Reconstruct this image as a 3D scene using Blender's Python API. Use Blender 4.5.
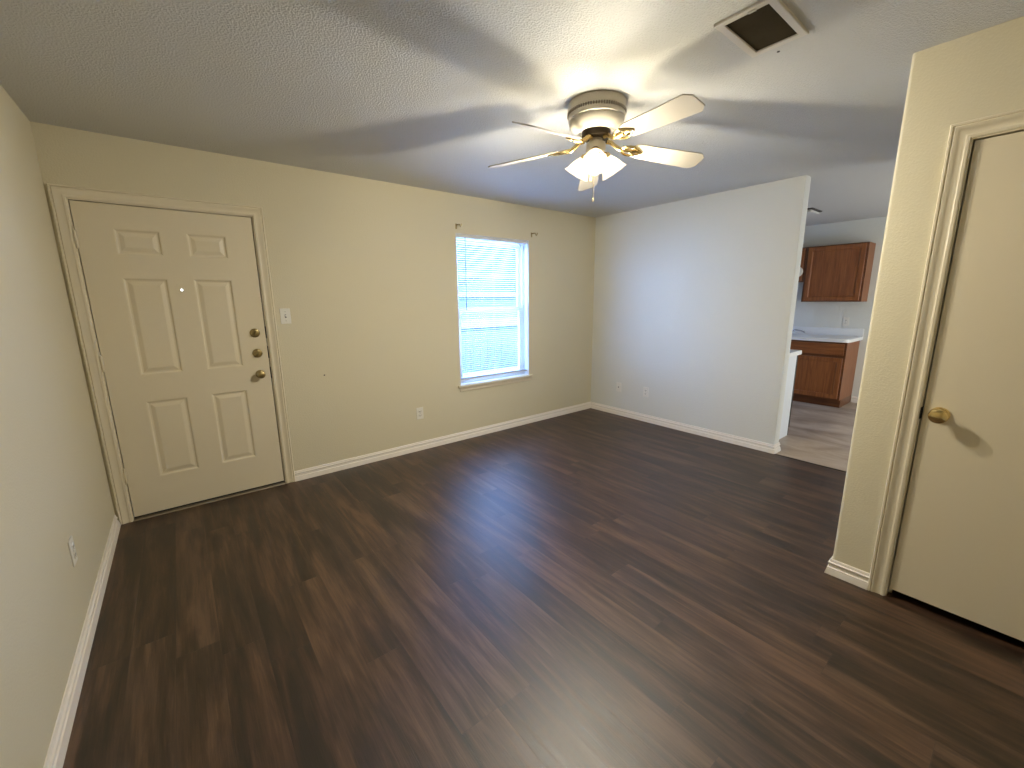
import bpy, bmesh, math, random
from mathutils import Vector, Matrix
for o in list(bpy.data.objects): bpy.data.objects.remove(o)
S = bpy.context.scene
COL = S.collection
random.seed(3)
H = 2.44                                    # ceiling height
# ------------------------------------------------------------------ camera
YAW, PITCH, ROLL, FPX = 0.6705523, -0.1995193, -0.0103617, 416.248
cy_, sy_ = math.cos(YAW), math.sin(YAW); cp_, sp_ = math.cos(PITCH), math.sin(PITCH)
fwd = Vector((sy_*cp_, cy_*cp_, sp_)); rgt = Vector((cy_, -sy_, 0)); up = rgt.cross(fwd)
r2 = math.cos(ROLL)*rgt + math.sin(ROLL)*up; u2 = -math.sin(ROLL)*rgt + math.cos(ROLL)*up
cam = bpy.data.cameras.new('camera'); cam.sensor_width = 36; cam.lens = 36*FPX/1024; cam.clip_start = 0.02
co = bpy.data.objects.new('camera', cam); COL.objects.link(co)
M = Matrix((r2, u2, -fwd)).transposed().to_4x4(); M.translation = Vector((0.491878, -3.637177, 1.447721))
co.matrix_world = M
S.camera = co
# ------------------------------------------------------------------ world, daylight, exposure
W_ = bpy.data.worlds.new('daylight'); S.world = W_; W_.use_nodes = True
bg = W_.node_tree.nodes['Background']; bg.inputs[0].default_value = (0.25, 0.46, 1.0, 1); bg.inputs[1].default_value = 32.0
def light(name, kind, loc, energy, color, **k):
    l = bpy.data.lights.new(name, kind); l.energy = energy; l.color = color
    for a, b in k.items(): setattr(l, a, b)
    o = bpy.data.objects.new(name, l); COL.objects.link(o); o.location = loc; return o
DAY = (0.50, 0.70, 1.0)
sun = light('sun', 'SUN', (0, 8, 8), 150.0, (0.37, 0.56, 1.0), angle=0.01)
sun.rotation_euler = Vector((0.40, 0.20, -0.90)).to_track_quat('-Z', 'Y').to_euler()
pt = light('window_portal', 'AREA', (3.17, 0.30, 1.35), 1, DAY, shape='RECTANGLE', size=1.1, size_y=1.7)
pt.data.cycles.is_portal = True; pt.rotation_euler = (math.radians(-90), 0, 0)
kp = light('kitchen_side_fill', 'AREA', (6.1, -4.98, 1.05), 54, (0.93, 0.95, 0.95), shape='RECTANGLE', size=1.5, size_y=1.9)  # added fill lamp before the sealed door opening, brightens the kitchen
kp.rotation_euler = (math.radians(90), 0, 0)
kw = light('kitchen_window_portal', 'AREA', (6.15, 0.18, 1.55), 1, DAY, shape='RECTANGLE', size=0.6, size_y=0.8)
kw.data.cycles.is_portal = True; kw.rotation_euler = (math.radians(-90), 0, 0)
S.view_settings.view_transform = 'Standard'; S.view_settings.look = 'None'
S.view_settings.gamma = 1.0; S.view_settings.exposure = 0.0; S.view_settings.use_curve_mapping = False
LAMP_W = 48.5; LAMP_C = (1.0, 0.92, 0.74)

# ------------------------------------------------------------------ materials
def sr(r, g, b):
    f = lambda c: (c/255/12.92) if c/255 <= .04045 else ((c/255+.055)/1.055)**2.4
    return (f(r), f(g), f(b), 1)
def mat(name, col, rough=.5, metal=0, bump=None, var=None, spec=.5, **k):
    m = bpy.data.materials.new(name); m.use_nodes = True; nt = m.node_tree; p = nt.nodes['Principled BSDF']
    p.inputs['Base Color'].default_value = col; p.inputs['Roughness'].default_value = rough
    p.inputs['Metallic'].default_value = metal; p.inputs['Specular IOR Level'].default_value = spec
    for a, b in k.items(): p.inputs[a].default_value = b
    tc = nt.nodes.new('ShaderNodeTexCoord')
    if bump:
        sc, dist, stg, det = bump
        n = nt.nodes.new('ShaderNodeTexNoise'); n.inputs['Scale'].default_value = sc; n.inputs['Detail'].default_value = det
        n.inputs['Roughness'].default_value = .55
        nt.links.new(tc.outputs['Object'], n.inputs['Vector'])
        r = nt.nodes.new('ShaderNodeValToRGB'); r.color_ramp.elements[0].position = .42; r.color_ramp.elements[1].position = .62
        nt.links.new(n.outputs['Fac'], r.inputs[0])
        bp = nt.nodes.new('ShaderNodeBump'); bp.inputs['Strength'].default_value = stg; bp.inputs['Distance'].default_value = dist
        nt.links.new(r.outputs[0], bp.inputs['Height']); nt.links.new(bp.outputs[0], p.inputs['Normal'])
    if var:
        sc, amt = var
        n = nt.nodes.new('ShaderNodeTexNoise'); n.inputs['Scale'].default_value = sc; n.inputs['Detail'].default_value = 4
        nt.links.new(tc.outputs['Object'], n.inputs['Vector'])
        mx = nt.nodes.new('ShaderNodeMix'); mx.data_type = 'RGBA'
        mx.inputs[6].default_value = tuple(c*(1-amt) for c in col[:3])+(1,); mx.inputs[7].default_value = tuple(min(1, c*(1+amt)) for c in col[:3])+(1,)
        nt.links.new(n.outputs['Fac'], mx.inputs[0]); nt.links.new(mx.outputs[2], p.inputs['Base Color'])
    return m
WALL = mat('wall_paint', (.665, .61, .455, 1), .55, bump=(110, .0018, .22, 2), spec=.3)
WALLW = mat('white_wall_paint', (.71, .715, .67, 1), .55, bump=(95, .0022, .3, 2), spec=.3)
CEIL = mat('ceiling_texture', (.62, .62, .61, 1), .55, bump=(120, .004, .55, 3), spec=.35)
TRIM = mat('trim_enamel', (.74, .67, .52, 1), .35, spec=.4)
BASE = mat('baseboard_enamel', (.84, .79, .73, 1), .35, spec=.4)
DOORM = mat('door_enamel', (.72, .645, .49, 1), .4, bump=(160, .0006, .2, 2), spec=.4)
PLATE = mat('white_plastic', (.78, .76, .70, 1), .35)
SLOT = mat('dark_slot', (.06, .055, .05, 1), .6)
BRASS = mat('polished_brass', (.78, .60, .28, 1), .22, 1)
BRASS2 = mat('aged_brass', (.40, .32, .16, 1), .3, 1)
STEEL = mat('threshold_metal', (.35, .31, .26, 1), .4, 1)
CHROME = mat('chrome', (.6, .6, .62, 1), .15, 1)
BLACK = mat('black_rubber', (.012, .011, .01, 1), .7)
FRAMEW = mat('white_vinyl_frame', (.75, .77, .80, 1), .35)
FANW = mat('fan_white_enamel', (.62, .58, .50, 1), .28)
BLADE = mat('fan_blade_white', (.52, .475, .40, 1), .4)
VENTW = mat('vent_frame_paint', (.70, .67, .62, 1), .45)
FILTER = mat('dark_vent_filter', (.055, .042, .022, 1), .95, spec=.1, bump=(300, .002, .5, 2), var=(9, .4))
LAM = mat('white_laminate', (.80, .81, .81, 1), .3)
APPL = mat('white_appliance', (.72, .76, .80, 1), .3)
BLKAP = mat('black_appliance_front', (.015, .015, .017, 1), .25)
HEDGE = mat('outside_fence_wood', (.04, .042, .042, 1), .9, var=(3, .3))
LAWN = mat('outside_lawn', (.03, .05, .03, 1), .9, var=(5, .3))
CONC = mat('outside_concrete', (.62, .60, .56, 1), .9, var=(3, .15))
SIDING = mat('outside_siding', (.055, .06, .065, 1), .8, var=(2, .1))
DARKW = mat('outside_roof', (.12, .12, .12, 1), .9)

def glass_mat():
    m = bpy.data.materials.new('window_glass'); m.use_nodes = True; nt = m.node_tree; nt.nodes.clear()
    o = nt.nodes.new('ShaderNodeOutputMaterial'); t = nt.nodes.new('ShaderNodeBsdfTransparent'); g = nt.nodes.new('ShaderNodeBsdfGlossy')
    g.inputs['Roughness'].default_value = .02; t.inputs[0].default_value = (.94, .97, .97, 1)
    mx = nt.nodes.new('ShaderNodeMixShader'); mx.inputs[0].default_value = .004
    nt.links.new(t.outputs[0], mx.inputs[1]); nt.links.new(g.outputs[0], mx.inputs[2]); nt.links.new(mx.outputs[0], o.inputs[0]); return m
GLASS = glass_mat()
def slat_mat():
    m = bpy.data.materials.new('blind_slat_vinyl'); m.use_nodes = True; nt = m.node_tree; nt.nodes.clear()
    o = nt.nodes.new('ShaderNodeOutputMaterial'); d = nt.nodes.new('ShaderNodeBsdfDiffuse'); t = nt.nodes.new('ShaderNodeBsdfTranslucent')
    d.inputs[0].default_value = (.78, .79, .80, 1); t.inputs[0].default_value = (.45, .52, .62, 1)
    mx = nt.nodes.new('ShaderNodeMixShader'); mx.inputs[0].default_value = .2
    nt.links.new(d.outputs[0], mx.inputs[1]); nt.links.new(t.outputs[0], mx.inputs[2])
    gl = nt.nodes.new('ShaderNodeBsdfGlossy'); gl.inputs[0].default_value = (.85, .9, 1, 1); gl.inputs['Roughness'].default_value = .28
    m2 = nt.nodes.new('ShaderNodeMixShader'); m2.inputs[0].default_value = .3
    nt.links.new(mx.outputs[0], m2.inputs[1]); nt.links.new(gl.outputs[0], m2.inputs[2]); nt.links.new(m2.outputs[0], o.inputs[0]); return m
SLAT = slat_mat()
def shade_mat():
    m = bpy.data.materials.new('lit_frosted_glass'); m.use_nodes = True; nt = m.node_tree; nt.nodes.clear()
    o = nt.nodes.new('ShaderNodeOutputMaterial'); t = nt.nodes.new('ShaderNodeBsdfTransparent'); e = nt.nodes.new('ShaderNodeEmission')
    t.inputs[0].default_value = (1, .97, .9, 1); e.inputs[0].default_value = (1, .86, .62, 1); e.inputs[1].default_value = 2.6
    mx = nt.nodes.new('ShaderNodeMixShader'); mx.inputs[0].default_value = .72
    nt.links.new(t.outputs[0], mx.inputs[1]); nt.links.new(e.outputs[0], mx.inputs[2]); nt.links.new(mx.outputs[0], o.inputs[0]); return m
SHADE = shade_mat()
def emis(name, c, s):
    m = bpy.data.materials.new(name); m.use_nodes = True; p = m.node_tree.nodes['Principled BSDF']
    p.inputs['Emission Color'].default_value = c; p.inputs['Emission Strength'].default_value = s; return m
BULB = emis('lit_bulb', (1, .85, .6, 1), 12); LENS = emis('lens_daylight_glow', (.9, .95, 1, 1), 4.0)

class N:                                     # tiny node-graph helper
    def __init__(s, nt): s.nt = nt
    def v(s, a, i, n):
        if isinstance(a, (int, float)): n.inputs[i].default_value = a
        else: s.nt.links.new(a, n.inputs[i])
    def m(s, op, a, b=0.0, c=None):
        n = s.nt.nodes.new('ShaderNodeMath'); n.operation = op; s.v(a, 0, n); s.v(b, 1, n)
        if c is not None: s.v(c, 2, n)
        return n.outputs[0]
    def xyz(s, x, y, z):
        n = s.nt.nodes.new('ShaderNodeCombineXYZ'); s.v(x, 0, n); s.v(y, 1, n); s.v(z, 2, n); return n.outputs[0]
    def noise(s, vec, scale, det=3, rough=.5, dist=0):
        n = s.nt.nodes.new('ShaderNodeTexNoise'); s.nt.links.new(vec, n.inputs['Vector'])
        n.inputs['Scale'].default_value = scale; n.inputs['Detail'].default_value = det; n.inputs['Roughness'].default_value = rough
        n.inputs['Distortion'].default_value = dist; return n.outputs['Fac']
    def white(s, vec):
        n = s.nt.nodes.new('ShaderNodeTexWhiteNoise'); n.noise_dimensions = '3D'; s.nt.links.new(vec, n.inputs['Vector']); return n.outputs['Value']
    def mix(s, f, a, b, bt='MIX'):
        n = s.nt.nodes.new('ShaderNodeMix'); n.data_type = 'RGBA'; n.blend_type = bt; s.v(f, 0, n)
        for i, q in ((6, a), (7, b)):
            if isinstance(q, tuple): n.inputs[i].default_value = q
            else: s.nt.links.new(q, n.inputs[i])
        return n.outputs[2]
    def ramp(s, f, els):
        n = s.nt.nodes.new('ShaderNodeValToRGB'); s.nt.links.new(f, n.inputs[0]); e = n.color_ramp.elements
        while len(e) < len(els): e.new(.5)
        for q, (p, c) in zip(e, els): q.position = p; q.color = c
        return n.outputs[0]
def floor_mat():
    m = bpy.data.materials.new('dark_walnut_vinyl_plank'); m.use_nodes = True; nt = m.node_tree; g = N(nt); p = nt.nodes['Principled BSDF']
    tc = nt.nodes.new('ShaderNodeTexCoord'); sp = nt.nodes.new('ShaderNodeSeparateXYZ'); nt.links.new(tc.outputs['Object'], sp.inputs[0])
    X, Y = sp.outputs[0], sp.outputs[1]
    PW, PL = .152, 1.22
    u = g.m('DIVIDE', X, PW); row = g.m('FLOOR', u); fu = g.m('FRACT', u)
    off = g.white(g.xyz(row, 7.3, 0.0)); v = g.m('ADD', g.m('DIVIDE', Y, PL), g.m('MULTIPLY', off, 5.0))
    idx = g.m('FLOOR', v); fv = g.m('FRACT', v)
    rnd = g.white(g.xyz(row, idx, 2.0)); rnd2 = g.white(g.xyz(row, idx, 9.0))
    # grain: stretched along Y, shifted for each plank
    vec = g.xyz(g.m('ADD', X, g.m('MULTIPLY', rnd, 31.0)), g.m('MULTIPLY', Y, .06), rnd2)
    broad = g.noise(g.xyz(g.m('ADD', X, g.m('MULTIPLY', rnd, 31.0)), g.m('MULTIPLY', Y, .13), rnd2), 11, 4, .55, .5)
    grain = g.noise(vec, 42, 6, .65, .4)
    fine = g.noise(g.xyz(g.m('ADD', X, g.m('MULTIPLY', rnd2, 17.0)), g.m('MULTIPLY', Y, .03), rnd), 260, 3, .6)
    f = g.m('ADD', g.m('MULTIPLY', broad, .52), g.m('ADD', g.m('MULTIPLY', grain, .36), g.m('MULTIPLY', fine, .12)))
    f = g.m('ADD', f, g.m('MULTIPLY', g.m('SUBTRACT', rnd, .5), .06))
    c = g.ramp(f, [(.40, (.011, .0044, .0016, 1)), (.47, (.029, .0130, .0056, 1)), (.53, (.056, .0275, .0140, 1)), (.62, (.108, .059, .033, 1))])
    c = g.mix(g.m('MULTIPLY', rnd2, .35), c, g.mix(1.0, c, (1.15, .92, .80, 1), 'MULTIPLY'))
    e1 = g.m('MINIMUM', fu, g.m('SUBTRACT', 1.0, fu)); e2 = g.m('MINIMUM', fv, g.m('SUBTRACT', 1.0, fv))
    seam = g.m('MAXIMUM', g.m('LESS_THAN', e1, .009), g.m('LESS_THAN', e2, .0013))
    c = g.mix(g.m('MULTIPLY', seam, .25), c, (.012, .007, .005, 1))
    nt.links.new(c, p.inputs['Base Color'])
    nt.links.new(g.m('ADD', .36, g.m('MULTIPLY', grain, .16)), p.inputs['Roughness']); p.inputs['Specular IOR Level'].default_value = .85
    b = nt.nodes.new('ShaderNodeBump'); b.inputs['Strength'].default_value = .35; b.inputs['Distance'].default_value = .0018
    nt.links.new(g.m('SUBTRACT', g.m('ADD', g.m('MULTIPLY', fine, .6), g.m('MULTIPLY', grain, .7)), g.m('MULTIPLY', seam, .6)), b.inputs['Height']); nt.links.new(b.outputs[0], p.inputs['Normal'])
    return m
def vinyl_mat():
    m = bpy.data.materials.new('kitchen_vinyl'); m.use_nodes = True; nt = m.node_tree; g = N(nt); p = nt.nodes['Principled BSDF']
    tc = nt.nodes.new('ShaderNodeTexCoord'); sp = nt.nodes.new('ShaderNodeSeparateXYZ'); nt.links.new(tc.outputs['Object'], sp.inputs[0])
    a = g.noise(g.xyz(sp.outputs[0], g.m('MULTIPLY', sp.outputs[1], .5), 0.0), 3.2, 5, .6, .5)
    c = g.ramp(a, [(.35, (.24, .18, .135, 1)), (.5, (.36, .285, .22, 1)), (.65, (.48, .40, .325, 1))])
    nt.links.new(c, p.inputs['Base Color']); p.inputs['Roughness'].default_value = .4; return m
def oak(name, c1, c2, axis='Z'):
    m = bpy.data.materials.new(name); m.use_nodes = True; nt = m.node_tree; g = N(nt); p = nt.nodes['Principled BSDF']
    tc = nt.nodes.new('ShaderNodeTexCoord'); sp = nt.nodes.new('ShaderNodeSeparateXYZ'); nt.links.new(tc.outputs['Object'], sp.inputs[0])
    s = {'X': (.06, 1, 1), 'Y': (1, .06, 1), 'Z': (1, 1, .06)}[axis]
    vec = g.xyz(*[g.m('MULTIPLY', sp.outputs[i], float(s[i])) for i in range(3)])
    f = g.noise(vec, 45, 5, .6, .6)
    nt.links.new(g.ramp(f, [(.35, c1), (.65, c2)]), p.inputs['Base Color']); p.inputs['Roughness'].default_value = .38; return m
FLOOR = floor_mat(); VINYL = vinyl_mat()
OAKV = oak('oak_stain_upright', (.185, .056, .013, 1), (.30, .105, .027, 1), 'Z')
OAKH = oak('oak_stain_level', (.185, .056, .013, 1), (.30, .105, .027, 1), 'Y')
OAKD = oak('oak_stain_dark', (.10, .033, .010, 1), (.16, .058, .018, 1), 'Y')

# ------------------------------------------------------------------ mesh helpers
def box(bm, x0, x1, y0, y1, z0, z1, bev=0):
    v = [bm.verts.new((x, y, z)) for x in (x0, x1) for y in (y0, y1) for z in (z0, z1)]
    fs = [bm.faces.new([v[i] for i in q]) for q in ((0, 1, 3, 2), (4, 6, 7, 5), (0, 4, 5, 1), (2, 3, 7, 6), (0, 2, 6, 4), (1, 5, 7, 3))]
    if bev:
        es = {e for f in fs for e in f.edges}
        bmesh.ops.bevel(bm, geom=list(es), offset=bev, segments=2, affect='EDGES', profile=.5)
def lathe(bm, prof, seg=40, mtx=None, caps=True):
    rings = []
    for r, z in prof:
        if r < 1e-5: rings.append([bm.verts.new((0, 0, z))]); continue
        rings.append([bm.verts.new((r*math.cos(2*math.pi*i/seg), r*math.sin(2*math.pi*i/seg), z)) for i in range(seg)])
    for a, b in zip(rings, rings[1:]):
        for i in range(seg):
            j = (i+1) % seg
            if len(a) == 1 and len(b) == 1: continue
            if len(a) == 1: bm.faces.new((a[0], b[i], b[j]))
            elif len(b) == 1: bm.faces.new((a[i], a[j], b[0]))
            else: bm.faces.new((a[i], a[j], b[j], b[i]))
    if caps:
        for r in (rings[0], rings[-1]):
            if len(r) > 2: bm.faces.new(r)
    if mtx is not None: bmesh.ops.transform(bm, matrix=mtx, verts=[v for r in rings for v in r])
def tube(bm, pts, rad, seg=8, flat=1.0):
    pts = [Vector(p) for p in pts]; rings = []
    for i, p in enumerate(pts):
        t = (pts[min(i+1, len(pts)-1)] - pts[max(i-1, 0)]).normalized()
        a = t.cross(Vector((0, 0, 1)));
        if a.length < 1e-3: a = t.cross(Vector((1, 0, 0)))
        a.normalize(); b = t.cross(a); r = rad[i] if isinstance(rad, (list, tuple)) else rad
        rings.append([bm.verts.new(p + a*r*math.cos(2*math.pi*k/seg) + b*r*flat*math.sin(2*math.pi*k/seg)) for k in range(seg)])
    for A, B in zip(rings, rings[1:]):
        for k in range(seg): bm.faces.new((A[k], A[(k+1) % seg], B[(k+1) % seg], B[k]))
    bm.faces.new(rings[0]); bm.faces.new(rings[-1])
def sweep(bm, prof, pts, dirs):
    """profile (a,b) swept through pts; dirs = per point (axis_a, axis_b) vectors"""
    rings = [[bm.verts.new(Vector(p) + Vector(A)*a + Vector(B)*b) for a, b in prof] for p, (A, B) in zip(pts, dirs)]
    n = len(prof)
    for R0, R1 in zip(rings, rings[1:]):
        for k in range(n): bm.faces.new((R0[k], R0[(k+1) % n], R1[(k+1) % n], R1[k]))
    bm.faces.new(rings[0]); bm.faces.new(rings[-1])
def obj(name, bm, m, parent=None, smooth=False, kind=None):
    bmesh.ops.recalc_face_normals(bm, faces=bm.faces)
    me = bpy.data.meshes.new(name); bm.to_mesh(me); bm.free(); me.materials.append(m)
    if smooth:
        for p in me.polygons: p.use_smooth = True
        me.set_sharp_from_angle(angle=math.radians(38))
    o = bpy.data.objects.new(name, me); COL.objects.link(o)
    if parent: o.parent = parent; o.matrix_parent_inverse = Matrix.Translation(-Vector(parent.location))
    if kind: o['kind'] = kind
    return o
def nb(): return bmesh.new()
def B(name, m, parent, *bx, bev=0, kind=None):
    bm = nb()
    for b in bx: box(bm, *b, bev=bev)
    return obj(name, bm, m, parent, kind=kind)
def empty(name, loc, label=None, cat=None, group=None, kind=None):
    o = bpy.data.objects.new(name, None); COL.objects.link(o); o.location = loc; o.empty_display_size = .1
    return tag(o, label, cat, group, kind)
def tag(o, label=None, cat=None, group=None, kind=None):
    for k, v in (('label', label), ('category', cat), ('group', group), ('kind', kind)):
        if v: o[k] = v
    return o

# ------------------------------------------------------------------ room shell
W, P, X2, Q = 4.7355, 2.2498, 3.0436, 3.137        # partition plane, its length, closet wall plane, closet corner
WT = .115; YR = -4.45; XK = 7.72; YK = -5.0
B('floor', FLOOR, None, (-.15, W-.012, YR-.15, .14, -.1, 0), kind='structure')
B('floor_kitchen', VINYL, None, (W-.012, XK+.12, YK-.12, .14, -.1, 0), kind='structure')
B('trim_1', mat('floor_edge_strip', (.03, .02, .015, 1), .5), None, (W-.022, W-.004, -Q-.0, -P-.016, .0, .003), kind='structure')
B('ceiling', CEIL, None, (-.15, XK+.12, YK-.12, .14, H, H+.1), kind='structure')
DX0, DX1, DZ = .085, 1.008, 2.050
WX0, WX1, WZ0, WZ1 = 2.700, 3.632, .585, 2.085
def cutwall(name, m, bxs): return B(name, m, None, *bxs, kind='structure')
cutwall('wall_back', WALL, [(-.15, DX0-.02, 0, .14, 0, H), (DX0-.02, DX1+.02, 0, .14, DZ+.02, H), (DX1+.02, WX0, 0, .14, 0, H),
        (WX0, WX1, 0, .14, 0, WZ0), (WX0, WX1, 0, .14, WZ1, H), (WX1, W+.05, 0, .14, 0, H)])
cutwall('wall_left', WALL, [(-.15, 0, YR, 0, 0, H)])
cutwall('wall_rear', WALL, [(-.15, X2, YR-.12, YR, 0, H)])
bm = nb(); box(bm, W, W+WT, -P, 0, 0, H)
bmesh.ops.bevel(bm, geom=[e for e in bm.edges if all(abs(v.co.y+P) < 1e-4 for v in e.verts) and abs(e.verts[0].co.z-e.verts[1].co.z) > 1], offset=.004, segments=3, affect='EDGES', profile=.5)
obj('wall_partition', bm, WALLW, None, smooth=True, kind='structure')
cutwall('wall_kitchen_back', WALLW, [(W+WT, 5.9, 0, .14, 0, H), (5.9, 6.4, 0, .14, 0, 1.2), (5.9, 6.4, 0, .14, 1.9, H), (6.4, XK+.12, 0, .14, 0, H)])
cutwall('wall_kitchen_far', WALLW, [(XK, XK+.12, YK, 0, 0, H)])
cutwall('wall_kitchen_front', WALLW, [(5.0, 5.3, YK-.12, YK, 0, H), (5.3, 6.9, YK-.12, YK, 2.05, H), (6.9, XK+.12, YK-.12, YK, 0, H)])
CDY0 = -3.366; CDY1 = CDY0-.762                    # closet door opening
bm = nb(); x1 = X2+.115
box(bm, X2, x1, CDY0+.02, -Q, 0, H)
bmesh.ops.bevel(bm, geom=[e for e in bm.edges if all(abs(v.co.y+Q) < 1e-4 and abs(v.co.x-X2) < 1e-4 for v in e.verts)], offset=.014, segments=5, affect='EDGES', profile=.5)
box(bm, X2, x1, CDY1-.02, CDY0+.02, DZ+.02, H); box(bm, X2, x1, YR-.12, CDY1-.02, 0, H)
box(bm, x1, 5.0, -Q-.115, -Q, 0, H); box(bm, 4.885, 5.0, YK-.12, -Q-.115, 0, H)
box(bm, x1, 4.885, YR-.12, YR, 0, H)
obj('wall_closet', bm, WALL, None, smooth=True, kind='structure')
B('floor_closet', SLOT, None, (W-.012-1.69, W-.012, YK-.12, YR-.15, -.1, -.001), kind='structure')

# baseboards --------------------------------------------------------
BBP = [(0, 0), (.019, 0), (.019, .006), (.014, .030), (.0135, .038), (.0085, .040), (.0085, .058), (.0125, .061), (.0125, .066), (.0065, .069), (.0065, .078), (.0035, .084), (0, .084)]
Zv = (0, 0, 1)
def baseboard(name, pts, dirs):
    bm = nb(); sweep(bm, BBP, pts, [(d, Zv) for d in dirs]); return obj(name, bm, BASE, None, smooth=True, kind='structure')
CW = .064                                          # casing width
baseboard('baseboard_left', [(0, YR, 0), (0, -.022, 0)], [(1, 0, 0)]*2)
baseboard('baseboard_back', [(DX1+CW+.004, 0, 0), (W, 0, 0)], [(0, -1, 0), (-1, -1, 0)])
baseboard('baseboard_partition', [(W, 0, 0), (W, -P, 0), (W+WT, -P, 0), (W+WT, -P+.10, 0)], [(-1, -1, 0), (-1, -1, 0), (1, -1, 0), (1, 0, 0)])
baseboard('baseboard_closet', [(X2, CDY0+CW+.006, 0), (X2, -Q, 0), (5.0, -Q, 0)], [(-1, 0, 0), (-1, 1, 0), (0, 1, 0)])
baseboard('baseboard_kitchen', [(XK, -2.155, 0), (XK, YK, 0)], [(-1, 0, 0)]*2)

# ------------------------------------------------------------------ door casing profile: a = outward from opening, b = projection from wall
CASP = [(0, 0), (0, .007), (.003, .010), (.012, .011), (.016, .008), (.020, .007), (.038, .010), (.044, .014), (.050, .015), (.054, .011), (.057, .0165), (.063, .0165), (.066, .012), (.066, 0)]
def casing_path(parent, pts, outs, nrm, name='casing', m=None):
    bm = nb(); sweep(bm, CASP, pts, [(o, nrm) for o in outs]); return obj(name, bm, m or TRIM, parent, smooth=True)
def panel_face(bm, xs, zs, cells, yf):
    """front face of a moulded six-panel door at y=yf (towards -y); cells = recessed raised panels"""
    cache = {}
    def vert(x, y, z):
        k = (round(x, 5), round(y, 5), round(z, 5))
        if k not in cache: cache[k] = bm.verts.new((x, y, z))
        return cache[k]
    for i in range(len(xs)-1):
        for j in range(len(zs)-1):
            x0, x1, z0, z1 = xs[i], xs[i+1], zs[j], zs[j+1]
            if (i, j) not in cells:
                bm.faces.new([vert(x0, yf, z0), vert(x1, yf, z0), vert(x1, yf, z1), vert(x0, yf, z1)]); continue
            loops = []
            for ins, dep in ((0, 0), (.005, .0015), (.012, .0085), (.020, .0095), (.042, .0025), (.046, .002)):
                loops.append([vert(x0+ins, yf+dep, z0+ins), vert(x1-ins, yf+dep, z0+ins), vert(x1-ins, yf+dep, z1-ins), vert(x0+ins, yf+dep, z1-ins)])
            for A, C in zip(loops, loops[1:]):
                for k in range(4): bm.faces.new([A[k], A[(k+1) % 4], C[(k+1) % 4], C[k]])
            bm.faces.new(loops[-1])
def rot_to(axis): return Vector((0, 0, 1)).rotation_difference(Vector(axis)).to_matrix().to_4x4()
def at(loc, axis): return Matrix.Translation(Vector(loc)) @ rot_to(axis)

# ------------------------------------------------------------------ door_1: six panel entry door
d1 = empty('door_1', (DX0, 0, 0), kind='structure')
casing_path(d1, [(DX0-.006, 0, 0), (DX0-.006, 0, DZ+.006), (DX1+.006, 0, DZ+.006), (DX1+.006, 0, 0)], [(-1, 0, 0), (-1, 0, 1), (1, 0, 1), (1, 0, 0)], (0, -1, 0))
B('door_jamb', TRIM, d1, (DX0-.02, DX0, -.001, .14, 0, DZ+.02), (DX1, DX1+.02, -.001, .14, 0, DZ+.02), (DX0, DX1, -.001, .14, DZ, DZ+.02))
B('weatherstrip', BLACK, d1, (DX0, DX0+.02, .046, .06, 0, DZ), (DX1-.03, DX1, .046, .06, 0, DZ), (DX0+.02, DX1-.03, .046, .06, DZ-.02, DZ), (DX0+.02, DX1-.03, .046, .06, .017, .05))
sx0, sx1, sz0, sz1 = DX0+.004, DX1-.007, .026, DZ-.005
bm = nb(); yf = .002
xs = [sx0, .256, .478, .614, .834, sx1]; zs = [sz0, .275, .805, .984, 1.607, 1.752, 1.904, sz1]
panel_face(bm, xs, zs, {(1, 1), (3, 1), (1, 3), (3, 3), (1, 5), (3, 5)}, yf)
box(bm, sx0, sx1, yf+.0125, yf+.044, sz0, sz1)
for a, b_ in (((sx0, sz0), (sx1, sz0)), ((sx1, sz0), (sx1, sz1)), ((sx1, sz1), (sx0, sz1)), ((sx0, sz1), (sx0, sz0))):
    bm.faces.new([bm.verts.new(p) for p in ((a[0], yf, a[1]), (b_[0], yf, b_[1]), (b_[0], yf+.0125, b_[1]), (a[0], yf+.0125, a[1]))])
obj('door_slab', bm, DOORM, d1)
for z in (1.825, 1.08, .325):
    h = B('hinge', TRIM, d1, (DX0-.006, DX0+.010, -.004, .001, z-.05, z+.05)); bm = nb()
    lathe(bm, [(.0062, -.052), (.0072, -.048), (.0072, .048), (.0062, .052)], 12, Matrix.Translation((DX0+.002, -.006, z)))
    obj('hinge_barrel', bm, TRIM, h, smooth=True)
for z in (1.225, 1.074):
    bm = nb(); lathe(bm, [(.033, 0), (.033, .006), (.030, .012), (.024, .016), (.018, .017), (0, .017)], 32, at((.933, yf, z), (0, -1, 0)))
    dbo = obj('deadbolt', bm, BRASS2, d1, smooth=True); bm = nb()
    box(bm, -.005, .005, -.036, -.016, -.018, .018, bev=.003)
    bmesh.ops.transform(bm, matrix=Matrix.Translation((.933, yf, z)) @ Matrix.Rotation(math.radians(20), 4, 'Y'), verts=bm.verts)
    obj('thumb_turn', bm, BRASS2, dbo)
KNOB = [(.032, 0), (.032, .004), (.028, .009), (.016, .012), (.0115, .018), (.0115, .030), (.016, .036), (.024, .041), (.0275, .049), (.0275, .056), (.024, .064), (.015, .068), (0, .069)]
bm = nb(); lathe(bm, KNOB, 36, at((.934, yf, .914), (0, -1, 0))); kn = obj('doorknob', bm, BRASS2, d1, smooth=True)
bm = nb(); lathe(bm, [(.007, .069), (.007, .072), (0, .072)], 12, at((.934, yf, .914), (0, -1, 0))); obj('lock_button', bm, BRASS2, kn)
B('strike_plate', BLACK, d1, (DX1-.001, DX1+.0005, .0, .04, .87, .96), (DX1-.001, DX1+.0005, .0, .04, 1.18, 1.27), (DX1-.001, DX1+.0005, .0, .04, 1.03, 1.12))
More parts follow.
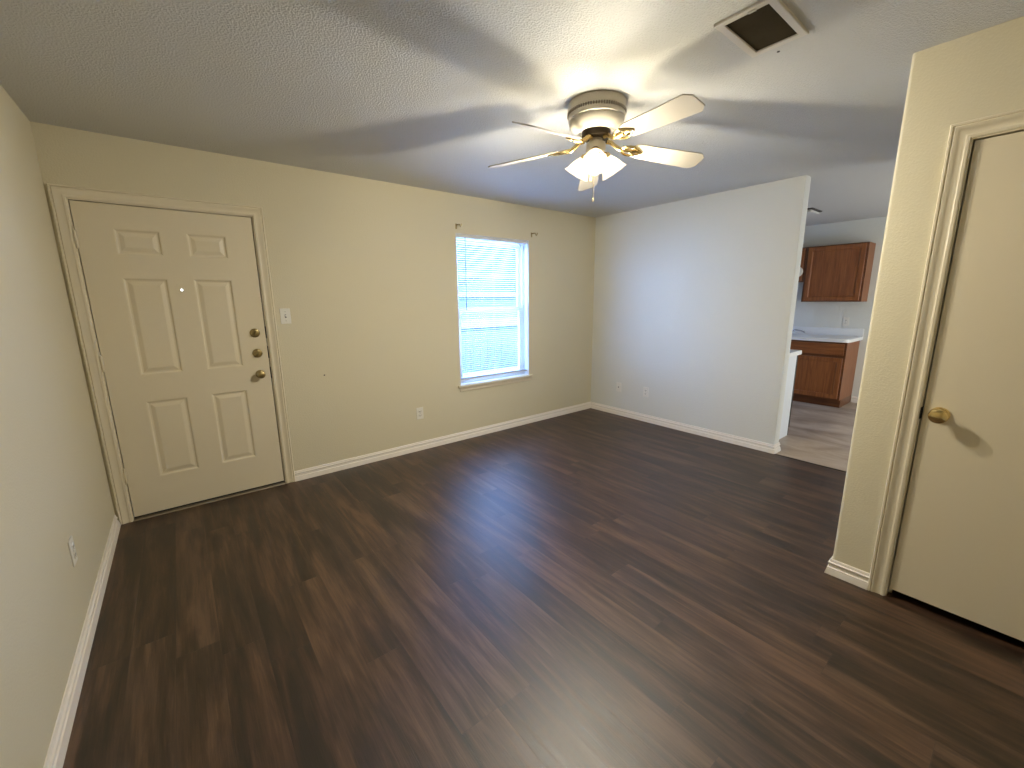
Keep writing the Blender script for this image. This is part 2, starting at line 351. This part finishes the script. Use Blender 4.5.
bm = nb(); lathe(bm, [(.009, 0), (.009, .003), (.007, .005), (.0055, .0035)], 20, at((.543, yf, 1.535), (0, -1, 0)), caps=False); ph = obj('peephole', bm, BRASS2, d1, smooth=True)
bm = nb(); lathe(bm, [(.0075, .0045), (.005, .0065), (0, .007)], 16, at((.543, yf, 1.535), (0, -1, 0))); obj('peephole_lens', bm, LENS, ph, smooth=True)  # lens emits, standing in for daylight through the peephole
bm = nb(); sweep(bm, [(-.012, 0), (-.009, .008), (.010, .017), (.075, .017), (.10, .012), (.12, 0)], [(DX0, 0, 0), (DX1, 0, 0)], [((0, 1, 0), Zv)]*2); obj('threshold', bm, STEEL, d1)
B('door_sweep', BLACK, d1, (sx0, sx1, .006, .040, .016, .027))

# ------------------------------------------------------------------ door_2: flat closet door
d2 = empty('door_2', (X2, CDY0, 0), kind='structure')
casing_path(d2, [(X2, CDY0+.005, 0), (X2, CDY0+.005, DZ+.005), (X2, CDY1-.005, DZ+.005), (X2, CDY1-.005, 0)], [(0, 1, 0), (0, 1, 1), (0, -1, 1), (0, -1, 0)], (-1, 0, 0))
B('door_jamb', TRIM, d2, (X2-.001, x1, CDY0, CDY0+.02, 0, DZ+.02), (X2-.001, x1, CDY1-.02, CDY1, 0, DZ+.02), (X2-.001, x1, CDY1, CDY0, DZ, DZ+.02),
  (X2+.05, X2+.062, CDY0-.012, CDY0, 0, DZ), (X2+.05, X2+.062, CDY1, CDY1+.012, 0, DZ), (X2+.05, X2+.062, CDY1, CDY0, DZ-.012, DZ))
B('door_slab', DOORM, d2, (X2+.008, X2+.043, CDY1+.004, CDY0-.005, .042, DZ-.005), bev=.0015)
OV = [(.033, 0), (.033, .004), (.029, .009), (.016, .012), (.0115, .018), (.0115, .026), (.018, .031), (.028, .038), (.0325, .046), (.030, .055), (.020, .061), (0, .063)]
bm = nb(); lathe(bm, OV, 40, at((X2+.008, -3.424, .936), (-1, 0, 0))); obj('doorknob', bm, BRASS, d2, smooth=True)
B('strike_plate', BLACK, d2, (X2-.0025, X2+.03, CDY0-.001, CDY0+.003, .905, .96))

# ------------------------------------------------------------------ window_1
w1 = empty('window_1', (WX0, 0, WZ0), kind='structure')
FY0, FY1 = .075, .135
B('window_frame', FRAMEW, w1, (WX0, WX0+.035, FY0, FY1, WZ0, WZ1), (WX1-.035, WX1, FY0, FY1, WZ0, WZ1), (WX0+.035, WX1-.035, FY0, FY1, WZ1-.035, WZ1), (WX0+.035, WX1-.035, FY0, FY1, WZ0, WZ0+.03))
def sash(z0, z1, y0, y1, name):
    a, b_ = WX0+.036, WX1-.036; t = .040
    s = B(name, FRAMEW, w1, (a, a+t, y0, y1, z0, z1), (b_-t, b_, y0, y1, z0, z1), (a+t, b_-t, y0, y1, z0, z0+t), (a+t, b_-t, y0, y1, z1-t, z1))
    B('glass_pane', GLASS, s, (a+t, b_-t, (y0+y1)/2-.002, (y0+y1)/2+.002, z0+t, z1-t))
sash(WZ0+.031, 1.365, .078, .104, 'lower_sash'); sash(1.33, WZ1-.036, .106, .132, 'upper_sash')
B('sill', TRIM, w1, (WX0-.035, WX1+.04, -.034, 0, WZ0-.020, WZ0), (WX0+.001, WX1-.001, 0, FY0, WZ0-.001, WZ0+.0005), bev=.0)
bm = nb(); sweep(bm, [(0, 0), (.006, 0), (.011, .010), (.011, .040), (.016, .047), (.016, .050), (0, .050)], [(WX0-.012, 0, WZ0-.070), (WX1+.015, 0, WZ0-.070)], [((0, -1, 0), Zv)]*2)
obj('apron', bm, TRIM, w1)
B('return_trim', FRAMEW, w1, (WX0, WX0+.004, .0, FY0, WZ0, WZ1), (WX1-.004, WX1, .0, FY0, WZ0, WZ1), (WX0, WX1, .0, FY0, WZ1-.004, WZ1))

# blind -------------------------------------------------------------
bl = empty('window_blind', (WX0+.466, .035, WZ1-.03), 'white slatted mini blind lowered over the bright window in the back wall', 'blind')
bx0, bx1 = WX0+.010, WX1-.012
B('headrail', FRAMEW, bl, (bx0, bx1, .016, .044, WZ1-.034, WZ1-.005), bev=.002)
bm = nb(); z = WZ1-.048; zb = .700; n = int((z-zb)/.0212); tilt = math.radians(-9)
for i in range(n+1):
    zz = z - i*(z-zb)/n; yc = .030; w = .0125
    pr_ = []
    for k in range(5):
        s = -1+k*.5; bow = .0022*(1-s*s)
        y = s*w; pr_.append((yc + y*math.cos(tilt) - bow*math.sin(tilt), zz + y*math.sin(tilt)+bow*math.cos(tilt)))
    for th_ in (0,):
        A = [bm.verts.new((bx0+.003, a, c)) for a, c in pr_]; C_ = [bm.verts.new((bx1-.003, a, c)) for a, c in pr_]
        A2 = [bm.verts.new((bx0+.003, a, c-.0006)) for a, c in pr_]; C2 = [bm.verts.new((bx1-.003, a, c-.0006)) for a, c in pr_]
        for k in range(4):
            bm.faces.new((A[k], A[k+1], C_[k+1], C_[k])); bm.faces.new((A2[k], C2[k], C2[k+1], A2[k+1]))
        bm.faces.new((A[0], C_[0], C2[0], A2[0])); bm.faces.new((A[4], A2[4], C2[4], C_[4]))
        bm.faces.new(A+A2[::-1]); bm.faces.new(C_[::-1]+C2)
obj('slats', bm, SLAT, bl)
B('bottom_rail', FRAMEW, bl, (bx0+.003, bx1-.003, .018, .042, .626, .640), bev=.003)
bm = nb()
for i in range(5): box(bm, bx0+.003, bx1-.003, .019, .042, .6405+i*.0032, .6405+i*.0032+.0008)
obj('stacked_slats', bm, SLAT, bl)
for x in (WX0+.13, WX0+.466, WX1-.13):
    bm = nb()
    for y in (.0175, .0425): tube(bm, [(x, y, WZ1-.034), (x, y, .635)], .0007, 5)
    obj('ladder_cord', bm, FRAMEW, bl)
bm = nb(); tube(bm, [(2.812, .008, WZ1-.03), (2.812, .006, WZ1-.06), (2.806, .006, 1.35)], .0032, 6); obj('tilt_wand', bm, mat('clear_grey_plastic', (.16, .19, .26, 1), .2), bl)
bm = nb()
for dx in (0, .012): tube(bm, [(3.50+dx, .010, WZ1-.03), (3.50+dx, .009, .80)], .0010, 5)
obj('lift_cord', bm, FRAMEW, bl)

# outside ---------------------------------------------------------
B('ground_outside', LAWN, None, (-8, 14, 3.1, 14, -.30, -.15), kind='structure')
B('patio_outside', CONC, None, (-8, 14, .16, 3.1, -.30, -.15), kind='structure')
hb = empty('neighbouring_building', (3, 7.5, -.15), 'pale neighbouring building seen through the window blind', 'building')
B('wall', SIDING, hb, (-3, 14, 8.0, 9.0, -.15, 3.5)); bm = nb()
sweep(bm, [(0, 0), (-.4, -.12), (-.4, -.02), (2.2, 1.2), (2.2, 1.0)], [(-3.3, 8.0, 3.5), (14.3, 8.0, 3.5)], [((0, 1, 0), Zv)]*2); obj('roof', bm, DARKW, hb)
B('wall_band', mat('outside_pale_trim', (.10, .11, .12, 1), .8), hb, (-3, 14, 7.97, 8.0, 1.55, 1.72), (-3, 14, 7.97, 8.0, 2.15, 2.3), (-3, 14, 7.97, 8.0, .55, .80))
fc = empty('yard_fence', (3, 4.2, -.15), 'pale board fence seen faintly between the blind slats', 'fence')
B('fence_board', HEDGE, fc, *[(-1+i*.20, -1+i*.20+.197, 4.2, 4.23, -.15, .62) for i in range(70)])

# curtain brackets --------------------------------------------------
for i, (x, z, lb) in enumerate(((2.71, 2.150, 'small dark metal curtain rod bracket above the window\'s left corner'), (3.672, 2.150, 'small dark metal curtain rod bracket above the window\'s right corner'))):
    t = empty('curtain_bracket', (x, 0, z), lb, 'bracket', 'curtain rod brackets over the window')
    B('mounting_plate', BRASS2, t, (x-.009, x+.009, -.003, 0, z-.028, z+.022), bev=.001)
    bm = nb(); tube(bm, [(x, -.002, z+.008), (x, -.035, z+.010), (x, -.062, z+.008), (x, -.070, z+.0), (x, -.072, z-.012), (x, -.082, z-.018), (x, -.094, z-.010), (x, -.097, z+.008)], .0048, 8)
    obj('hook', bm, BRASS2, t, smooth=True)

# wall plates --------------------------------------------------------
def plate(name, loc, nrm, label, cat, style, group=None, w=.072, h=.117):
    t = empty(name, loc, label, cat, group)
    n_ = Vector(nrm); side = n_.cross(Vector(Zv)); mt = Matrix.Translation(Vector(loc)) @ Matrix((side, n_, Vector(Zv))).transposed().to_4x4()
    def part(nm, m, fn, smooth=False, parent=t):
        bm = nb(); fn(bm); bmesh.ops.transform(bm, matrix=mt, verts=bm.verts); return obj(nm, bm, m, parent, smooth)
    part('face_plate', PLATE, lambda bm: box(bm, -w/2, w/2, 0, .006, -h/2, h/2, bev=.0025))
    if style == 'switch':
        part('toggle_slot', SLOT, lambda bm: box(bm, -.0055, .0055, .0055, .0066, -.013, .013))
        part('toggle', PLATE, lambda bm: box(bm, -.0042, .0042, .006, .017, -.003, .010, bev=.0015))
        for s in (-.035, .035): part('screw', CHROME, lambda bm: lathe(bm, [(.0035, 0), (.003, .0012), (0, .0014)], 10, Matrix.Translation((0, .006, s)) @ Matrix.Rotation(-math.pi/2, 4, 'X')))
    elif style == 'outlet':
        for s in (-.0195, .0195):
            r = part('receptacle', PLATE, lambda bm: box(bm, -.0165, .0165, .0055, .0085, s-.014, s+.014, bev=.004))
            part('slots', SLOT, lambda bm: (box(bm, -.0085, -.005, .008, .0090, s-.004, s+.006), box(bm, .005, .0085, .008, .0090, s-.004, s+.006), box(bm, -.002, .002, .008, .0090, s-.011, s-.007)), parent=r)
        part('screw', CHROME, lambda bm: lathe(bm, [(.003, 0), (.0025, .0012), (0, .0014)], 10, Matrix.Translation((0, .006, 0)) @ Matrix.Rotation(-math.pi/2, 4, 'X')))
    else:
        part('jack', SLOT, lambda bm: lathe(bm, [(.0065, 0), (.0065, .006), (.004, .010), (0, .010)], 14, Matrix.Translation((0, .005, 0)) @ Matrix.Rotation(-math.pi/2, 4, 'X')))
    return t
plate('light_switch', (1.150, 0, 1.342), (0, -1, 0), 'white toggle light switch beside the six-panel entry door', 'light switch', 'switch')
plate('power_outlet', (2.225, 0, .372), (0, -1, 0), 'power outlet low on the back wall, left of the window', 'power outlet', 'outlet')
plate('cable_jack', (W, -.455, .358), (-1, 0, 0), 'faint round-jack wall plate on the white partition nearest the corner', 'wall plate', 'jack')
plate('power_outlet', (W, -.846, .358), (-1, 0, 0), 'power outlet low on the white partition wall', 'power outlet', 'outlet')
plate('power_outlet', (0, -1.155, .392), (1, 0, 0), 'power outlet low on the left wall near the entry door', 'power outlet', 'outlet')
plate('power_outlet', (XK, -1.965, 1.105), (-1, 0, 0), 'power outlet above the white kitchen worktop', 'power outlet', 'outlet')
bm = nb(); lathe(bm, [(.0035, 0), (.0035, .010), (.006, .011), (.006, .013), (0, .013)], 10, at((1.386, 0, .852), (0, -1, 0)))
tag(obj('nail', bm, SLOT), 'tiny dark nail in the back wall right of the entry door', 'nail')

# ------------------------------------------------------------------ ceiling vent
vt = empty('ceiling_vent', (2.36, -2.82, H), 'white framed return air vent with dark filter in the ceiling', 'vent')
vx0, vx1, vy0, vy1 = 2.190, 2.522, -2.924, -2.721
bm = nb(); fr = [(0, 0), (0, -.008), (.003, -.010), (.026, -.009), (.028, -.006), (.028, 0)]
loop = [(vx0, vy0), (vx1, vy0), (vx1, vy1), (vx0, vy1)]; din = [(1, 1), (-1, 1), (-1, -1), (1, -1)]
rings = [[bm.verts.new((x+dx*a, y+dy*a, H+b)) for a, b in fr] for (x, y), (dx, dy) in zip(loop, din)]
for i in range(4):
    R0, R1 = rings[i], rings[(i+1) % 4]
    for k in range(len(fr)): kk = (k+1) % len(fr); bm.faces.new((R0[k], R0[kk], R1[kk], R1[k]))
obj('vent_frame', bm, VENTW, vt)
B('filter', FILTER, vt, (vx0+.026, vx1-.026, vy0+.026, vy1-.026, H-.0035, H-.0005))
B('latch', VENTW, vt, (2.203, 2.213, -2.86, -2.835, H-.013, H-.009))
bm = nb(); lathe(bm, [(.005, 0), (.006, .002), (0, .003)], 12, Matrix.Translation((2.575, -2.80, H)) @ Matrix.Rotation(math.pi, 4, 'X'))
tag(obj('screw_anchor', bm, SLOT), 'tiny dark screw hole anchor in the ceiling beside the vent', 'screw')

# ------------------------------------------------------------------ ceiling fan
FX, FY = 2.343, -2.036; ZB = 2.250; TH = math.radians(117.4)
fan = empty('ceiling_fan', (FX, FY, H), 'white five-blade hugger ceiling fan with brass fittings and lit glass shades', 'ceiling fan')
T0 = Matrix.Translation((FX, FY, 0))
def lp(name, prof, m, seg=56, parent=fan, mt=T0, caps=True):
    bm = nb(); lathe(bm, prof, seg, mt, caps); return obj(name, bm, m, parent, smooth=True)
lp('canopy', [(.148, H), (.150, H-.004), (.150, H-.040), (.147, H-.044), (.138, H-.046), (.138, H-.050)], FANW)
bm = nb()
for i in range(72):
    a = i*2*math.pi/72; box_v = []
    mm = T0 @ Matrix.Rotation(a, 4, 'Z'); b0 = nb(); box(b0, .144, .1510, -.0028, .0028, H-.058, H-.044); bmesh.ops.transform(b0, matrix=mm, verts=b0.verts)
    me = bpy.data.meshes.new('t'); b0.to_mesh(me); b0.free(); bm.from_mesh(me); bpy.data.meshes.remove(me)
obj('vent_slots', bm, mat('fan_slot_shadow', (.30, .27, .22, 1), .5), fan)
lp('motor_housing', [(.138, H-.048), (.146, H-.056), (.148, H-.061), (.147, H-.078), (.142, H-.081), (.142, H-.086), (.140, H-.100), (.130, H-.120), (.112, H-.134), (.092, H-.140), (.088, H-.138), (.086, H-.132), (0, H-.132)], FANW)
lp('flywheel', [(.074, H-.132), (.074, H-.158), (.066, H-.166), (.040, H-.168)], mat('dark_motor', (.05, .035, .02, 1), .4, .6))
lp('switch_housing', [(.032, H-.160), (.034, H-.178), (.047, H-.186), (.051, H-.192), (.051, H-.228), (.046, H-.234)], FANW)
lp('light_fitter', [(.046, H-.232), (.051, H-.237), (.051, H-.258), (.030, H-.272), (.010, H-.278), (0, H-.280)], BRASS)
def bladeverts():
    # outline (radius, half width)
    r0, r1 = .205, .622
    return [(r0, .030), (r0+.012, .046), (r0+.05, .054), (r1-.03, .066), (r1, .040)]
for k in range(5):
    a = TH + k*math.radians(72)
    SAG, PIT = (.056, .112, .036, .088, .115)[k], (-14, -21, -15, -16, -15)[k]     # slightly warped blades
    mt = Matrix.Translation((FX, FY, ZB)) @ Matrix.Rotation(a, 4, 'Z') @ Matrix.Rotation(SAG, 4, 'Y') @ Matrix.Rotation(math.radians(PIT), 4, 'X')
    bm = nb(); pr_ = bladeverts(); out = [(r, w) for r, w in pr_] + [(r, -w) for r, w in pr_[::-1]]
    top = [bm.verts.new((r, w, .003)) for r, w in out]; bot = [bm.verts.new((r, w, -.003)) for r, w in out]
    bm.faces.new(top); bm.faces.new(bot[::-1])
    for i in range(len(out)): j = (i+1) % len(out); bm.faces.new((top[i], bot[i], bot[j], top[j]))
    bmesh.ops.transform(bm, matrix=mt, verts=bm.verts); bld = obj('blade', bm, BLADE, fan)
    # ornate brass iron: curved stem, two scrolls and a plate under the blade
    bm = nb(); m2 = mt
    tube(bm, [(.060, 0, .024), (.085, 0, .022), (.110, 0, .006), (.135, 0, -.006), (.165, 0, -.006), (.205, 0, -.006)], [.013, .012, .011, .011, .012, .010], 10)
    for s in (-1, 1):
        tube(bm, [(.140, 0, -.002), (.158, s*.020, -.006), (.182, s*.034, -.007), (.208, s*.036, -.007), (.226, s*.026, -.007), (.222, s*.013, -.007), (.207, s*.012, -.007)], [.005, .006, .006, .006, .006, .005, .004], 8)
        tube(bm, [(.226, s*.026, -.007), (.246, s*.016, -.007), (.268, 0, -.006)], [.006, .005, .004], 8)
    box(bm, .200, .262, -.010, .010, -.009, -.003, bev=.002)
    bmesh.ops.transform(bm, matrix=m2, verts=bm.verts)
    obj('blade_iron', bm, BRASS, fan, smooth=True)
bell = [(.019, .0), (.023, -.005), (.030, -.015), (.042, -.034), (.051, -.053), (.057, -.071), (.064, -.086), (.069, -.092)]
for k in range(3):
    a = math.radians(220+120*k)
    base = Vector((FX+.048*math.cos(a), FY+.048*math.sin(a), H-.240)); tl = math.radians(36)
    mt = Matrix.Translation(base + Vector((.016*math.cos(a), .016*math.sin(a), -.006))) @ Matrix.Rotation(a, 4, 'Z') @ Matrix.Rotation(-tl, 4, 'Y')
    bm = nb(); lathe(bm, [(.010, .022), (.014, .016), (.022, .010), (.024, 0), (.024, -.010), (.020, -.010)], 24, mt); obj('lamp_socket', bm, BRASS, fan, smooth=True)
    # scalloped glass bell
    bm = nb(); seg = 48; rings = []
    for q, (r, z) in enumerate(bell):
        amp = .06*max(0, (q-2)/5)
        rings.append([bm.verts.new(((r*(1+amp*math.cos(8*2*math.pi*i/seg)))*math.cos(2*math.pi*i/seg), (r*(1+amp*math.cos(8*2*math.pi*i/seg)))*math.sin(2*math.pi*i/seg), z)) for i in range(seg)])
    for A, C_ in zip(rings, rings[1:]):
        for i in range(seg): bm.faces.new((A[i], A[(i+1) % seg], C_[(i+1) % seg], C_[i]))
    bmesh.ops.transform(bm, matrix=mt, verts=bm.verts); sh = obj('glass_shade', bm, SHADE, fan, smooth=True)
    bm = nb(); lathe(bm, [(.012, -.008), (.014, -.02), (.024, -.040), (.027, -.055), (.021, -.066), (.011, -.072), (0, -.073)], 20, mt); bu = obj('bulb', bm, BULB, fan, smooth=True)
    lo = light('bulb_light', 'POINT', mt @ Vector((0, 0, -.084)), LAMP_W, LAMP_C, shadow_soft_size=.022)
for (dx, dy, zl, nm, rd) in ((-.045, -.010, 2.055, 'pull_chain', .0035), (.002, .010, 1.965, 'pull_chain', .0035)):
    bm = nb(); tube(bm, [(FX+dx, FY+dy, H-.262), (FX+dx, FY+dy, zl+.02)], .0011, 6)
    lathe(bm, [(0, .022), (.003, .020), (.0055, .006), (.004, 0), (0, -.001)], 12, Matrix.Translation((FX+dx, FY+dy, zl)))
    obj(nm, bm, BRASS2, fan, smooth=True)

# ------------------------------------------------------------------ kitchen
def frame_door(parent, xf, y0, y1, z0, z1, name='cabinet_door', rail=.058):
    t = .019; bm = nb(); xa, xb = xf-t, xf-.001                      # one mitred picture frame
    loops = [[bm.verts.new((x, a, c)) for a, c in q] for x, q in (
        (xb, [(y0, z0), (y1, z0), (y1, z1), (y0, z1)]), (xa+.003, [(y0, z0), (y1, z0), (y1, z1), (y0, z1)]),
        (xa, [(y0+.004, z0+.004), (y1-.004, z0+.004), (y1-.004, z1-.004), (y0+.004, z1-.004)]),
        (xa, [(y0+rail-.008, z0+rail-.008), (y1-rail+.008, z0+rail-.008), (y1-rail+.008, z1-rail+.008), (y0+rail-.008, z1-rail+.008)]),
        (xa+.006, [(y0+rail, z0+rail), (y1-rail, z0+rail), (y1-rail, z1-rail), (y0+rail, z1-rail)]),
        (xb, [(y0+rail, z0+rail), (y1-rail, z0+rail), (y1-rail, z1-rail), (y0+rail, z1-rail)]))]
    for A, C_ in zip(loops, loops[1:]+loops[:1]):
        for k in range(4): bm.faces.new((A[k], A[(k+1) % 4], C_[(k+1) % 4], C_[k]))
    o = obj(name, bm, OAKV, parent)
    B('door_panel', OAKV, o, (xf-t+.009, xf-.002, y0+rail, y1-rail, z0+rail, z1-rail)); return o
def base_cab(y0, y1, label):
    t = empty('base_cabinet', (XK, (y0+y1)/2, 0), label, 'cabinet', 'oak base cabinets under the worktop'); xf = 7.135
    B('carcass', OAKV, t, (xf+.002, XK-.001, y0, y1, .105, .868)); B('toe_kick', OAKD, t, (xf+.065, XK-.001, y0, y1-.0, 0, .105))
    bm = nb(); box(bm, xf-.001, xf+.004, y0, y1, .105, .868); obj('face_frame', bm, OAKD, t)
    frame_door(t, xf, y0+.022, y1-.02, .125, .665)
    B('drawer_front', OAKH, t, (xf-.020, xf-.001, y0+.022, y1-.02, .700, .845), bev=.003); return t
base_cab(-2.150, -1.420, 'oak base cabinet at the open end of the white worktop')
base_cab(-1.418, -.620, 'oak sink base cabinet mostly hidden behind the white partition')
def upper_cab(y0, y1, z0, label):
    t = empty('wall_cabinet', (XK, (y0+y1)/2, z0), label, 'cabinet', 'oak wall cabinets above the worktop'); xf = 7.418
    B('carcass', OAKV, t, (xf+.002, XK-.001, y0, y1, z0, 2.118)); B('face_frame', OAKD, t, (xf-.001, xf+.004, y0, y1, z0, 2.118))
    frame_door(t, xf, y0+.022, y1-.022, z0+.016, 2.104); return t
upper_cab(-2.160, -1.492, 1.378, 'tall oak wall cabinet hanging above the worktop end')
upper_cab(-1.490, -.70, 1.655, 'shorter oak wall cabinet left of the tall one, partly hidden')
bm = nb(); lathe(bm, [(.070, 0), (.074, .004), (.070, .010), (.050, .012), (0, .013)], 32, at((7.398, -1.405, 1.79), (-1, 0, 0)))
tag(obj('round_disc', bm, PLATE, smooth=True), 'round white disc on the front of the shorter oak wall cabinet', 'disc')
# worktop with rounded corner and backsplash
ct = empty('worktop', (XK, -1.4, .87), 'white laminate worktop with backsplash on the oak base cabinets', 'worktop')
bm = nb(); box(bm, 7.100, XK-.001, -2.178, -.55, .869, .912)
bmesh.ops.bevel(bm, geom=[e for e in bm.edges if all(abs(v.co.y+2.178) < 1e-4 and abs(v.co.x-7.1) < 1e-4 for v in e.verts)], offset=.07, segments=8, affect='EDGES', profile=.5)
obj('worktop_slab', bm, LAM, ct, smooth=True)
B('backsplash', LAM, ct, (XK-.021, XK-.001, -2.178, -.55, .912, 1.015), bev=.003)
fa = empty('kitchen_tap', (7.58, -1.36, .9125), 'dark chrome kitchen tap at the left end of the worktop', 'tap')
bm = nb(); lathe(bm, [(.028, 0), (.028, .006), (.020, .012), (.017, .05), (.019, .055), (0, .058)], 20, Matrix.Translation((7.58, -1.36, .9125))); obj('tap_body', bm, CHROME, fa, smooth=True)
bm = nb(); tube(bm, [(7.58, -1.36, .955), (7.57, -1.42, .972), (7.56, -1.50, .962), (7.555, -1.545, .940)], [.012, .011, .010, .011], 10); obj('spout', bm, CHROME, fa, smooth=True)
bm = nb(); tube(bm, [(7.60, -1.36, .968), (7.62, -1.32, 1.0)], [.008, .006], 8); obj('lever', bm, CHROME, fa, smooth=True)
# dishwasher at the near end of the counter behind the partition
dw = empty('dishwasher', (5.15, -1.84, 0), 'white sided dishwasher with black front beside the partition\'s end', 'dishwasher')
B('cabinet_body', APPL, dw, (W+WT+.004, 5.424, -2.135, -1.54, 0.0, .862), bev=.002)
B('dishwasher_door', BLKAP, dw, (5.425, 5.458, -2.136, -1.545, .09, .856), bev=.002); B('kick_plate', BLKAP, dw, (5.4245, 5.440, -2.135, -1.545, .003, .085))
cw = obj('counter_top', (lambda bm: (box(bm, W+WT+.002, 5.505, -2.150, -.60, .863, .906, bev=.004), bm)[1])(nb()), LAM)
tag(cw, 'white countertop on the dishwasher behind the partition\'s end', 'countertop')
# flush ceiling light in the kitchen
kl = empty('kitchen_ceiling_light', (6.45, -1.1, H), 'flat ceiling light in the kitchen just behind the partition edge', 'ceiling light')
B('light_frame', SLOT, kl, (6.30, 6.62, -1.84, -.60, H-.012, H-.0005)); B('diffuser', CEIL, kl, (6.315, 6.605, -1.825, -.615, H-.040, H-.0125), bev=.012)
# kitchen window and door frames (daylight enters by the window alone, door sealed)
kw1 = B('window_2', FRAMEW, None, (5.9, 5.94, .06, .12, 1.2, 1.9), (6.36, 6.4, .06, .12, 1.2, 1.9), (5.94, 6.36, .06, .12, 1.2, 1.24), (5.94, 6.36, .06, .12, 1.86, 1.9), (5.94, 6.36, .07, .11, 1.53, 1.57), kind='structure')
kd = B('door_3', FRAMEW, None, (5.3, 5.35, YK-.1, YK-.04, 0, 2.05), (6.85, 6.9, YK-.1, YK-.04, 0, 2.05), (5.35, 6.85, YK-.1, YK-.04, 2.0, 2.05), (5.35, 6.85, YK-.1, YK-.04, 0, .05), (6.07, 6.13, YK-.1, YK-.04, .05, 2.0), kind='structure')

B('door_sky_block', FRAMEW, None, (5.35, 6.85, YK-.075, YK-.065, .05, 2.0), kind='structure')   # added opaque panel, keeps sky light out of the unseen door opening
